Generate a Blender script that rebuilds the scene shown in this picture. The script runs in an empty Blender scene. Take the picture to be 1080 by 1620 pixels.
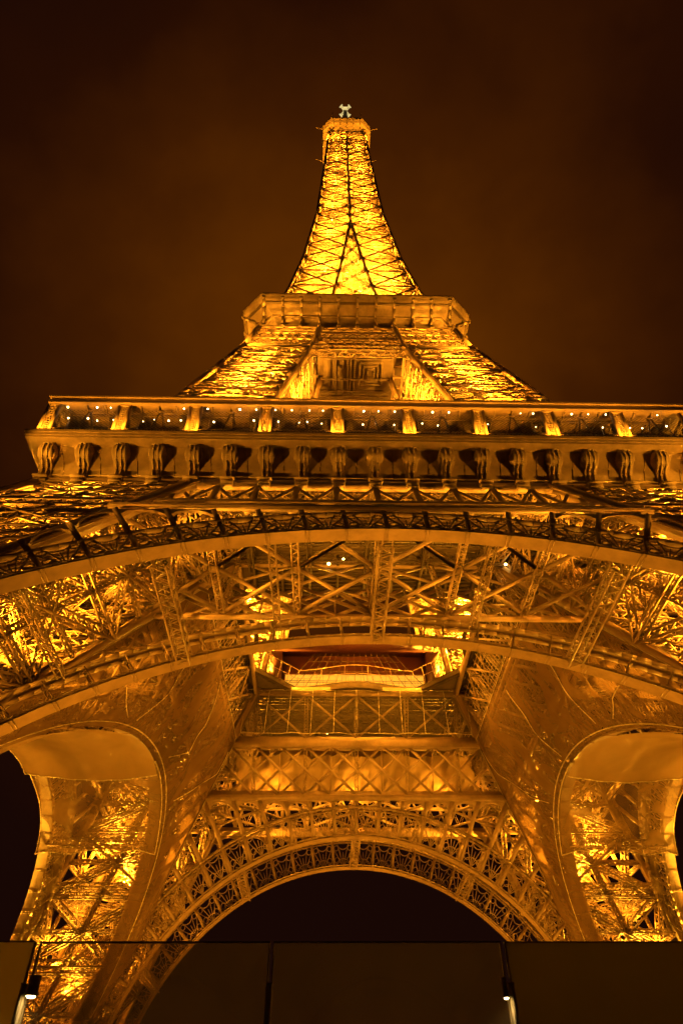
import bpy, math, random
import numpy as np
from mathutils import Matrix, Vector

random.seed(7)
rng = np.random.default_rng(7)
scene = bpy.context.scene
COL = scene.collection

# ------------------------------------------------------------------ camera
CX, CD, YAW, PITCH, ROLL, FPX = -4.70987, 81.23358, 0.0265925, 0.7724073, -0.00745229, 1086.8
cy, sy, cp, sp = math.cos(YAW), math.sin(YAW), math.cos(PITCH), math.sin(PITCH)
f = Vector((sy * cp, cy * cp, sp)); r = Vector((cy, -sy, 0)); u = r.cross(f)
r2 = math.cos(ROLL) * r + math.sin(ROLL) * u
u2 = -math.sin(ROLL) * r + math.cos(ROLL) * u
cam = bpy.data.cameras.new('camera')
camo = bpy.data.objects.new('camera', cam); COL.objects.link(camo)
M = Matrix((r2, u2, -f)).transposed().to_4x4(); M.translation = Vector((CX, -CD, 1.6))
camo.matrix_world = M
cam.sensor_fit = 'HORIZONTAL'; cam.sensor_width = 36.0; cam.lens = 36.0 * FPX / 1080.0
cam.clip_start = 0.05; cam.clip_end = 9000
scene.camera = camo

# ------------------------------------------------------------------ night sky (lit mist round the tower, drifting cloud)
world = bpy.data.worlds.new('World'); scene.world = world; world.use_nodes = True
wt = world.node_tree; wt.nodes.clear()
def wn(t, **k):
    n = wt.nodes.new(t)
    for a, b in k.items(): setattr(n, a, b)
    return n
tc = wn('ShaderNodeTexCoord')
nrm = wn('ShaderNodeVectorMath', operation='NORMALIZE'); wt.links.new(tc.outputs['Generated'], nrm.inputs[0])
ax = Vector((4.7, 81.2, 120)).normalized()
dot = wn('ShaderNodeVectorMath', operation='DOT_PRODUCT'); wt.links.new(nrm.outputs[0], dot.inputs[0]); dot.inputs[1].default_value = ax
acos = wn('ShaderNodeMath', operation='ARCCOSINE'); wt.links.new(dot.outputs['Value'], acos.inputs[0])
noi = wn('ShaderNodeTexNoise'); noi.inputs['Scale'].default_value = 2.6; noi.inputs['Detail'].default_value = 5; noi.inputs['Roughness'].default_value = .55
wt.links.new(nrm.outputs[0], noi.inputs['Vector'])
nm = wn('ShaderNodeMath', operation='MULTIPLY_ADD'); wt.links.new(noi.outputs['Fac'], nm.inputs[0]); nm.inputs[1].default_value = -0.5; nm.inputs[2].default_value = .25
add = wn('ShaderNodeMath', operation='ADD'); wt.links.new(acos.outputs[0], add.inputs[0]); wt.links.new(nm.outputs[0], add.inputs[1])
mr = wn('ShaderNodeMapRange'); wt.links.new(add.outputs[0], mr.inputs['Value']); mr.inputs['From Min'].default_value = 0; mr.inputs['From Max'].default_value = .72
cr = wn('ShaderNodeValToRGB'); wt.links.new(mr.outputs[0], cr.inputs['Fac'])
e = cr.color_ramp.elements
e[0].position = 0.0; e[0].color = (.132, .0325, .0006, 1)
e[1].position = 1.0; e[1].color = (.0088, .0022, .0012, 1)
for p, c in ((.22, (.098, .0230, .0006, 1)), (.45, (.048, .0105, .0006, 1)), (.7, (.019, .0039, .0007, 1))):
    k = e.new(p); k.color = c
bg = wn('ShaderNodeBackground'); wt.links.new(cr.outputs[0], bg.inputs['Color']); bg.inputs['Strength'].default_value = 1.0
wo_ = wn('ShaderNodeOutputWorld'); wt.links.new(bg.outputs[0], wo_.inputs['Surface'])

scene.view_settings.view_transform = 'Standard'; scene.view_settings.look = 'None'
scene.view_settings.exposure = 0.0; scene.view_settings.gamma = 1.0
scene.cycles.max_bounces = 4; scene.cycles.diffuse_bounces = 1; scene.cycles.transparent_max_bounces = 16
scene.cycles.sample_clamp_indirect = 2.0

# ------------------------------------------------------------------ lamps of the floodlighting
SODIUM = (1.0, 0.398, 0.016)
def point(loc, power, radius=.35, color=SODIUM):
    l = bpy.data.lights.new('projector_light', 'POINT'); l.energy = power; l.color = color; l.shadow_soft_size = radius
    o = bpy.data.objects.new('projector_light', l); COL.objects.link(o); o.location = loc
    return o
def spot(loc, target, power, angle=100, radius=.5, blend=.5, color=SODIUM):
    l = bpy.data.lights.new('projector_light', 'SPOT'); l.energy = power; l.color = color
    l.shadow_soft_size = radius; l.spot_size = math.radians(angle); l.spot_blend = blend
    o = bpy.data.objects.new('projector_light', l); COL.objects.link(o); o.location = loc
    o.rotation_euler = (Vector(target) - Vector(loc)).to_track_quat('-Z', 'Y').to_euler()
    return o

# profile of the tower, fitted to the photograph: half widths of the inner and outer leg edges
def wi(z):
    z = np.asarray(z, float)
    low = 19.3 + .545 * (50 - z)
    up = np.interp(z, [57.6, 77.7, 100.8, 107, 115.7, 128.8, 150, 175, 300], [15.16, 11.85, 7.6, 6.9, 5.6, 4.05, 2.1, 0.0, 0.0])
    return np.where(z <= 57.6, low, up)
def wo(z):
    z = np.asarray(z, float)
    low = 34.3 + .545 * (50 - z)
    up = np.interp(z, [57.6, 80, 101, 116, 128, 150, 181, 230, 276], [30.16, 24.5, 18.8, 15.95, 13.5, 10.85, 8.35, 6.5, 5.35])
    return np.where(z <= 57.6, low, up)

# inside the lower legs
for sx in (-1, 1):
    for sy_ in (-1, 1):
        for z, pw in ((8, 120000), (21, 150000), (34, 190000), (45, 150000)):
            c = float(wi(z)) + 7.5
            k = 1.3 if sy_ < 0 else 1.3
            c2 = float(wi(min(z + 12, 57))) + 7.5
            spot((sx * c, sy_ * c, z), (sx * c2, sy_ * c2, z + 12), pw * k, 118, .4, .45)
            if sy_ > 0: point((sx * (c + 2.5), sy_ * (c - 2.5), z + 4), pw * .12, .4)
            elif z > 40: point((sx * (c + 1), sy_ * (c + 1), 48.5), 60000, .4)
        # inside the upper legs
        for z, pw in ((60.5, 120000), (69, 130000), (77, 120000), (85, 95000), (93, 48000), (99.5, 14000)):
            c = float(wi(z) + wo(z)) / 2
            point((sx * c, sy_ * c, z), pw * 1.5, .4)
# spire
for n_, (z, pw) in enumerate(((117, 130000), (126, 120000), (136, 105000), (146, 90000), (156, 80000), (166, 70000), (176, 62000), (186, 55000), (196, 50000), (206, 46000), (216, 42000), (226, 38000), (236, 34000), (246, 26000))):
    c = float(wo(z)) * .55
    for q in (-1, 1): point((q * c, q * c * (1 if n_ % 2 else -1), z), pw * 1.1, .25)
# second platform: projectors on the legs below wash its flared underside, others the top cabin
for sx in (-1, 1):
    for sy_ in (-1, 1):
        spot((sx * 20.6, sy_ * 20.6, 99), (sx * 15, sy_ * 19, 114), 13000, 130, .3)
        spot((sx * 6.6, sy_ * 6.6, 243), (sx * 6, sy_ * 7.0, 258), 30000, 140, .3)
# wash on the first-floor frieze, from projectors clamped outside the near legs
for sx in (-1, 1):
    spot((sx * 39.8, -38.4, 53.4), (sx * 18, -34.2, 57.0), 9000, 66, .2, .9)
    spot((sx * 48.6, -49.8, 25), (sx * 17, -34.5, 58.5), 78000, 42, .3, .7)
    for y in (-20, 10):
        spot((sx * 42, y, 46), (sx * 35, y, 56), 7000, 130, .3)
for i in range(10):
    spot(((-35.35 + i * 7.855) * .983, -36.0, 57.25), ((-35.35 + i * 7.855) * .983, -35.0, 61.5), 3200, 82, .1, .5)
for x_ in (-17, -8.5, 0, 8.5, 17):
    spot((x_, -30.5, 44.6), (x_, -29.5, 54), 10000, 125, .3, .5)
for x_ in (-13, 0, 13):
    point((x_, 32.2, 47.8), 5000, .3)
# ground projectors round the esplanade light arches and girders from below
for sx in (-1, 1):
    spot((sx * 30, -30, 2.5), (sx * 4, -24, 46), 44000, 110, .8, .8)
    spot((sx * 30, 30, 2.5), (sx * 4, 34, 46), 36000, 110, .8, .8)
    spot((sx * 32, -8, 2.5), (sx * 6, 14, 52), 22000, 110, .8, .8)
    spot((sx * 48.3, 30, 24.5), (sx * 41, -12, 40), 400000 if sx < 0 else 650000, 80, .5, .7)

# ------------------------------------------------------------------ materials
def mat(name):
    m = bpy.data.materials.new(name); m.use_nodes = True
    nt = m.node_tree; nt.nodes.clear()
    out = nt.nodes.new('ShaderNodeOutputMaterial')
    return m, nt, out
def principled(name, color, rough=.6, metal=0.0, var=.25, scale=1.2, spec=.4, emit=None, estr=0, var2=0.0, scale2=8.0, bump=0.0):
    m, nt, out = mat(name)
    b = nt.nodes.new('ShaderNodeBsdfPrincipled'); nt.links.new(b.outputs[0], out.inputs['Surface'])
    b.inputs['Roughness'].default_value = rough; b.inputs['Metallic'].default_value = metal
    b.inputs['Specular IOR Level'].default_value = spec
    t = nt.nodes.new('ShaderNodeTexCoord')
    n = nt.nodes.new('ShaderNodeTexNoise'); n.inputs['Scale'].default_value = scale; n.inputs['Detail'].default_value = 6
    n.inputs['Roughness'].default_value = .65
    nt.links.new(t.outputs['Object'], n.inputs['Vector'])
    c = nt.nodes.new('ShaderNodeValToRGB'); nt.links.new(n.outputs['Fac'], c.inputs['Fac'])
    lo = [x * (1 - var) for x in color]; hi = [min(1, x * (1 + var)) for x in color]
    c.color_ramp.elements[0].position = .3; c.color_ramp.elements[1].position = .72
    c.color_ramp.elements[0].color = (*lo, 1); c.color_ramp.elements[1].color = (*hi, 1)
    nt.links.new(c.outputs[0], b.inputs['Base Color'])
    if bump:
        bp = nt.nodes.new('ShaderNodeBump'); bp.inputs['Strength'].default_value = bump; bp.inputs['Distance'].default_value = .05
        nt.links.new(n.outputs['Fac'], bp.inputs['Height']); nt.links.new(bp.outputs[0], b.inputs['Normal'])
    if emit:
        b.inputs['Emission Color'].default_value = (*emit, 1); b.inputs['Emission Strength'].default_value = estr
    return m
IRON = principled('painted_iron', (.31, .19, .11), .5, 0, .28, .35)
IRONP = principled('painted_iron_plate', (.34, .21, .125), .55, 0, .22, .8, bump=.1)
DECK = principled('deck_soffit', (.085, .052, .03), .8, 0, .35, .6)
FRIEZE = principled('frieze_panels', (.32, .21, .13), .6, 0, .3, .9, bump=.1)
RED = principled('red_pavilion_wall', (.035, .005, .004), .5, 0, .15, .8)
ROPE = principled('rope', (.55, .42, .28), .8, 0, .2, 2)
PALE = principled('glowing_antenna_paint', (.75, .6, .3), .5, 0, .1, 2, emit=(1, .78, .3), estr=.75)  # emission stands in for light falling on the antenna
STEEL = principled('brushed_bronze_steel', (.34, .26, .13), .5, .1, .2, 3)
PAVING = principled('paving', (.10, .09, .08), .85, 0, .3, .5)
STONE = principled('pedestal_stone', (.32, .28, .22), .9, 0, .25, .6)
LAMPW = principled('lamp_glow', (.9, .85, .7), .4, emit=(1, .70, .28), estr=26)
LAMPY = principled('yellow_lamp_glow', (.9, .8, .5), .4, emit=(1, .62, .14), estr=30)
WINLIT = principled('lit_interior', (.1, .06, .02), .6, 0, .5, 1.6, emit=(1, .43, .035), estr=1.0)

def net_material(name, color, fac_lo, fac_hi, scale, stretch):
    m, nt, out = mat(name)
    t = nt.nodes.new('ShaderNodeTexCoord')
    mp = nt.nodes.new('ShaderNodeMapping'); mp.inputs['Scale'].default_value = stretch
    nt.links.new(t.outputs['Object'], mp.inputs[0])
    n = nt.nodes.new('ShaderNodeTexNoise'); n.inputs['Scale'].default_value = scale; n.inputs['Detail'].default_value = 7; n.inputs['Roughness'].default_value = .6
    n.inputs['Distortion'].default_value = 1.2
    nt.links.new(mp.outputs[0], n.inputs['Vector'])
    mr_ = nt.nodes.new('ShaderNodeMapRange'); mr_.inputs['From Min'].default_value = .35; mr_.inputs['From Max'].default_value = .68
    mr_.inputs['To Min'].default_value = fac_lo; mr_.inputs['To Max'].default_value = fac_hi
    nt.links.new(n.outputs['Fac'], mr_.inputs['Value'])
    d = nt.nodes.new('ShaderNodeBsdfDiffuse'); d.inputs['Color'].default_value = (*color, 1)
    tr = nt.nodes.new('ShaderNodeBsdfTranslucent'); tr.inputs['Color'].default_value = (*[x * .95 for x in color], 1)
    mx = nt.nodes.new('ShaderNodeMixShader'); mx.inputs[0].default_value = .5
    nt.links.new(d.outputs[0], mx.inputs[1]); nt.links.new(tr.outputs[0], mx.inputs[2])
    tp = nt.nodes.new('ShaderNodeBsdfTransparent')
    m2 = nt.nodes.new('ShaderNodeMixShader'); nt.links.new(mr_.outputs[0], m2.inputs[0])
    nt.links.new(tp.outputs[0], m2.inputs[1]); nt.links.new(mx.outputs[0], m2.inputs[2])
    nt.links.new(m2.outputs[0], out.inputs['Surface'])
    return m
NET = net_material('debris_net', (.28, .165, .085), .48, .82, .24, (1, 1, .35))
NETS = net_material('soffit_net', (.48, .32, .18), .74, .88, .2, (1, .5, 1))
NETF = net_material('hanging_net', (.38, .24, .125), .42, .7, .2, (1, .6, .6))
NETL = net_material('loose_net', (.36, .26, .16), .06, .36, .35, (1, 1, .4))
NETD = net_material('girder_net', (.20, .14, .08), .3, .55, .5, (1, 1, 1))
MESHM = net_material('guard_mesh', (.25, .17, .1), .12, .3, 2.0, (1, 1, 1))

def glass_material():
    m, nt, out = mat('smoked_glass')
    tp = nt.nodes.new('ShaderNodeBsdfTransparent'); tp.inputs['Color'].default_value = (.80, .74, .66, 1)
    gl = nt.nodes.new('ShaderNodeBsdfGlossy'); gl.inputs['Roughness'].default_value = .06; gl.inputs['Color'].default_value = (.9, .85, .8, 1)
    df = nt.nodes.new('ShaderNodeBsdfTranslucent'); df.inputs['Color'].default_value = (.55, .52, .5, 1)
    t = nt.nodes.new('ShaderNodeTexCoord')
    n = nt.nodes.new('ShaderNodeTexNoise'); n.inputs['Scale'].default_value = 1.7; n.inputs['Detail'].default_value = 6
    nt.links.new(t.outputs['Object'], n.inputs['Vector'])
    mr_ = nt.nodes.new('ShaderNodeMapRange'); mr_.inputs['To Min'].default_value = .07; mr_.inputs['To Max'].default_value = .2
    nt.links.new(n.outputs['Fac'], mr_.inputs['Value'])
    m1 = nt.nodes.new('ShaderNodeMixShader'); nt.links.new(mr_.outputs[0], m1.inputs[0]); nt.links.new(tp.outputs[0], m1.inputs[1]); nt.links.new(df.outputs[0], m1.inputs[2])
    m2 = nt.nodes.new('ShaderNodeMixShader'); m2.inputs[0].default_value = .05
    nt.links.new(m1.outputs[0], m2.inputs[1]); nt.links.new(gl.outputs[0], m2.inputs[2])
    nt.links.new(m2.outputs[0], out.inputs['Surface'])
    return m
GLASS = glass_material()
def backlit_panel_material(g_):  # translucent so light from behind replaces the reflection of the surroundings
    m, nt, out = mat('backlit_olive_panel')
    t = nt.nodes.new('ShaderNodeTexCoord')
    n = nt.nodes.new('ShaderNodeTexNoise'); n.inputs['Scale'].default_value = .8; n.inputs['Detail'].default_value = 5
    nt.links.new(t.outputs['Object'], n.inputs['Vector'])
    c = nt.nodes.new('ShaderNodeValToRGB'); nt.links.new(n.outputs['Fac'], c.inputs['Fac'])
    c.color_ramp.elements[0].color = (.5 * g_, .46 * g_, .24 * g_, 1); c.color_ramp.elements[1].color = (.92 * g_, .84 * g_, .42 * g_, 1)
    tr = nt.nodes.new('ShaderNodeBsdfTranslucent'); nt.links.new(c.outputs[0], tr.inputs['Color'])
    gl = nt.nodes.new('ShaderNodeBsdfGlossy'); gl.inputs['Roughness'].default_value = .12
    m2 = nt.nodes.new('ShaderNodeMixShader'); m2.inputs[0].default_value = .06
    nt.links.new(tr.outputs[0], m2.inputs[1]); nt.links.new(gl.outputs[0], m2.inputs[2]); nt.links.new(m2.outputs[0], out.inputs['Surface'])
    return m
OLIVEPANEL = backlit_panel_material(1.05); DARKPANEL = backlit_panel_material(.5)  # second copy darkened to offset stronger light through the right-hand panels

# ------------------------------------------------------------------ mesh helpers
class MB:
    """collects bars (boxes between two points) and free faces, links them as ONE mesh"""
    def __init__(self): self.b = []; self.v = []; self.f = []
    def bar(self, p0, p1, w=.2, h=None, up=(0, 0, 1)):
        self.b.append((*p0, *p1, w, w if h is None else h, *up)); return self
    def bars(self, pts, w, h=None, up=(0, 0, 1)):
        for a, c in zip(pts[:-1], pts[1:]): self.bar(a, c, w, h, up)
    def face(self, *pts):
        i = len(self.v); self.v.extend(tuple(map(float, p)) for p in pts); self.f.append(tuple(range(i, i + len(pts))))
    def box(self, c, s, rot=None):
        x, y, z = [k / 2 for k in s]
        vs = [Vector((a * x, b_ * y, d * z)) for a in (-1, 1) for b_ in (-1, 1) for d in (-1, 1)]
        if rot is not None: vs = [rot @ k for k in vs]
        i = len(self.v); self.v.extend(tuple(Vector(c) + k) for k in vs)
        for q in ((0, 1, 3, 2), (4, 6, 7, 5), (0, 4, 5, 1), (2, 3, 7, 6), (0, 2, 6, 4), (1, 5, 7, 3)): self.f.append(tuple(i + k for k in q))
    def grid(self, P):
        n, m = len(P), len(P[0]); i = len(self.v)
        for row in P: self.v.extend(tuple(map(float, p)) for p in row)
        for a in range(n - 1):
            for c in range(m - 1):
                self.f.append((i + a * m + c, i + a * m + c + 1, i + (a + 1) * m + c + 1, i + (a + 1) * m + c))
    def lat(self, p0, p1, w=1.0, h=1.0, up=(0, 0, 1), seg=None, t=.11, lt=.06, flat=False):
        """box girder of four angle irons with zigzag lacing (flat: two irons)"""
        p0 = np.array(p0, float); p1 = np.array(p1, float); d = p1 - p0; L = np.linalg.norm(d)
        if L < .3: return
        d = d / L; s = np.cross(d, up); ns = np.linalg.norm(s)
        s = np.cross(d, (1, 0, .1)) if ns < 1e-4 else s
        s = s / np.linalg.norm(s); q = np.cross(s, d)
        n = max(2, int(round(L / (seg or max(w, h) * 1.0))))
        if flat:
            c = [s * w / 2, -s * w / 2]; pairs = [(0, 1)]
        else:
            c = [s * w / 2 + q * h / 2, -s * w / 2 + q * h / 2, -s * w / 2 - q * h / 2, s * w / 2 - q * h / 2]; pairs = [(0, 1), (1, 2), (2, 3), (3, 0)]
        for k in c: self.bar(p0 + k, p1 + k, t, t, up)
        for a, b_ in pairs:
            for i in range(n):
                x, y = (a, b_) if i % 2 == 0 else (b_, a)
                self.bar(p0 + c[x] + d * L * i / n, p0 + c[y] + d * L * (i + 1) / n, lt, lt, up)
    def build(self, name, m, parent=None, smooth=False):
        V = []; F = []; nv = 0
        verts = []; loops = []; starts = []; totals = []
        if self.b:
            A = np.array(self.b, float); p0, p1 = A[:, :3], A[:, 3:6]; w = A[:, 6:7] / 2; h = A[:, 7:8] / 2; up = A[:, 8:11]
            d = p1 - p0; L = np.linalg.norm(d, axis=1, keepdims=True); d = d / np.maximum(L, 1e-9)
            s = np.cross(d, up); n_ = np.linalg.norm(s, axis=1, keepdims=True)
            alt = np.cross(d, np.array([[1.0, .13, 0]])); s = np.where(n_ < 1e-3, alt, s); s /= np.linalg.norm(s, axis=1, keepdims=True)
            q = np.cross(s, d)
            vs = np.stack([p0 - s * w - q * h, p0 + s * w - q * h, p0 + s * w + q * h, p0 - s * w + q * h,
                           p1 - s * w - q * h, p1 + s * w - q * h, p1 + s * w + q * h, p1 - s * w + q * h], 1)
            n = len(A); verts.append(vs.reshape(-1, 3))
            fq = np.array([[0, 1, 5, 4], [1, 2, 6, 5], [2, 3, 7, 6], [3, 0, 4, 7], [3, 2, 1, 0], [4, 5, 6, 7]])
            lf = (fq[None] + (np.arange(n) * 8)[:, None, None]).reshape(-1)
            loops.append(lf); totals.append(np.full(n * 6, 4)); nv = n * 8
        if self.f:
            verts.append(np.array(self.v, float)); loops.append(np.array([k + nv for q in self.f for k in q])); totals.append(np.array([len(q) for q in self.f]))
        me = bpy.data.meshes.new(name)
        V = np.concatenate(verts); LP = np.concatenate(loops).astype(np.int32); T = np.concatenate(totals).astype(np.int32)
        S = np.concatenate([[0], np.cumsum(T)[:-1]]).astype(np.int32)
        me.vertices.add(len(V)); me.vertices.foreach_set('co', V.astype(np.float32).ravel())
        me.loops.add(len(LP)); me.loops.foreach_set('vertex_index', LP)
        me.polygons.add(len(T)); me.polygons.foreach_set('loop_start', S); me.polygons.foreach_set('loop_total', T)
        me.update(calc_edges=True); me.validate()
        if smooth: me.polygons.foreach_set('use_smooth', np.ones(len(T), bool))
        me.materials.append(m)
        o = bpy.data.objects.new(name, me); COL.objects.link(o)
        if parent is not None: o.parent = parent
        return o
def empty(name, loc=(0, 0, 0)):
    o = bpy.data.objects.new(name, None); COL.objects.link(o); o.location = loc; return o
def tag(o, label=None, cat=None, group=None, kind=None):
    if label: o['label'] = label
    if cat: o['category'] = cat
    if group: o['group'] = group
    if kind: o['kind'] = kind
    return o
def side(k):
    """quarter turn: (along, out, z) of face k -> world.  0 near, 1 right, 2 far, 3 left"""
    return [lambda a, w, z: (a, -w, z), lambda a, w, z: (w, a, z), lambda a, w, z: (-a, w, z), lambda a, w, z: (-w, -a, z)][k]
def nrm_of(k): return [(0, -1, 0), (1, 0, 0), (0, 1, 0), (-1, 0, 0)][k]
def lerp(a, b, t): return tuple(x + (y - x) * t for x, y in zip(a, b))

# ------------------------------------------------------------------ setting
g = MB(); g.face((-3000, -3000, 0), (3000, -3000, 0), (3000, 3000, 0), (-3000, 3000, 0))
tag(g.build('ground', PAVING), kind='structure')

# ------------------------------------------------------------------ the tower
T = tag(empty('iron_lattice_tower'), 'tall floodlit iron lattice tower on four arched legs, rising into the night sky', 'tower')

def corner(sx, sy_, ix, iy, z): return (sx * float(wi(z) if ix else wo(z)), sy_ * float(wi(z) if iy else wo(z)), z)

def face_x(mb, e1, e2, z0, z1, up, w=.9, d=.6, t=.17, lt=.1, horiz=True, seg=None, sub=True):
    a0, b0, a1, b1 = e1(z0), e2(z0), e1(z1), e2(z1)
    mb.lat(a0, b1, w, d, up, seg, t, lt); mb.lat(b0, a1, w, d, up, seg, t, lt)
    if horiz: mb.lat(a1, b1, w, d, up, seg, t, lt)
    if sub:
        c = lerp(lerp(a0, b0, .5), lerp(a1, b1, .5), .5)
        mb.lat(lerp(a0, b0, .5), lerp(a1, b1, .5), w * .55, d * .5, up, None, t * .8, lt)
        mb.lat(lerp(a0, a1, .5), lerp(b0, b1, .5), w * .55, d * .5, up, None, t * .8, lt)
        # gusset plate
        mb.bar(lerp(c, a1, .06), lerp(c, b0, .06), 1.3, .12, up)

LEV = [4, 13.5, 23, 31.5, 39, 45.5, 51.0, 56.4]
for sx in (-1, 1):
    for sy_ in (-1, 1):
        C = lambda ix, iy: (lambda z: corner(sx, sy_, ix, iy, z))
        ib = MB()
        for j, z in enumerate(LEV[1:-1]):
            a, b, c, d = [C(*k)(z) for k in ((0, 0), (0, 1), (1, 1), (1, 0))]
            ib.lat(a, c, .8, .6, (0, 0, 1)); ib.lat(b, d, .8, .6, (0, 0, 1))
            mids = [lerp(a, b, .5), lerp(b, c, .5), lerp(c, d, .5), lerp(d, a, .5)]
            for p, q in zip(mids, mids[1:] + mids[:1]): ib.lat(p, q, .5, .5, (0, 0, 1))
            z2 = LEV[j + 2]; ctr = [C(*k)(z2) for k in ((0, 0), (0, 1), (1, 1), (1, 0))]
            cc = lerp(lerp(ctr[0], ctr[2], .5), ctr[2], .0)
            for p in (a, b, c, d): ib.lat(p, cc, .6, .45, (0, 0, 1))
            for p, q in ((mids[0], lerp(ctr[2], ctr[3], .5)), (mids[1], lerp(ctr[3], ctr[0], .5))): ib.lat(p, q, .4, .4, (0, 0, 1))
        leg = ib.build('leg', IRON, T)
        for ix in (0, 1):
            for iy in (0, 1):
                m = MB(); e_ = C(ix, iy)
                m.bar(e_(1.5), e_(57.0), .95, .95, (sx, sy_, 0))
                # flange plates of the edge beam
                for dx, dy in ((.55, 0), (0, .55)):
                    p, q = e_(1.5), e_(57.0)
                    k = 1 if ix == 0 else -1; k2 = 1 if iy == 0 else -1
                    m.bar((p[0] + sx * k * dx, p[1] + sy_ * k2 * dy, p[2]), (q[0] + sx * k * dx, q[1] + sy_ * k2 * dy, q[2]), .12 if dx else 1.2, 1.2 if dx else .12, (0, 1, 0))
                m.build('edge_beam', IRON, leg)
        faces = [(C(0, 0), C(1, 0), (0, sy_, .3)), (C(0, 1), C(1, 1), (0, -sy_, .3)), (C(0, 0), C(0, 1), (sx, 0, .3)), (C(1, 0), C(1, 1), (-sx, 0, .3))]
        for e1, e2, up in faces:
            fb = MB()
            for z0, z1 in zip(LEV[:-1], LEV[1:]):
                face_x(fb, e1, e2, z0, z1, up)
            fb.build('face_bracing', IRON, leg)
        # inclined lift track up the middle of the leg
        lt_ = MB(); c0 = lambda z, a, b: (sx * (float(wi(z)) + a), sy_ * (float(wi(z)) + b), z)
        for a, b in ((5.2, 9.8), (9.8, 5.2), (8.6, 9.2), (5.6, 6.2)):
            lt_.lat(c0(3, a, b), c0(56, a, b), .9, .6, (sx, sy_, 1), .9)
        for z in np.arange(5, 56, 1.6): lt_.bar(c0(z, 5.2, 9.8), c0(z, 9.8, 5.2), .14)
        for z in np.arange(5, 54, 3.2):
            lt_.bar(c0(z, 5.6, 6.2), c0(z + 1.6, 8.6, 9.2), .09); lt_.bar(c0(z + 3.2, 5.6, 6.2), c0(z + 1.6, 8.6, 9.2), .09)
        lt_.build('lift_track', IRON, leg)
        for ix in (0, 1):
            for iy in (0, 1):
                p = corner(sx, sy_, ix, iy, 1.5); pl = MB(); pl.box((p[0], p[1], 1.2), (5, 5, 2.4)); pl.build('pedestal', STONE, leg)

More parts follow.
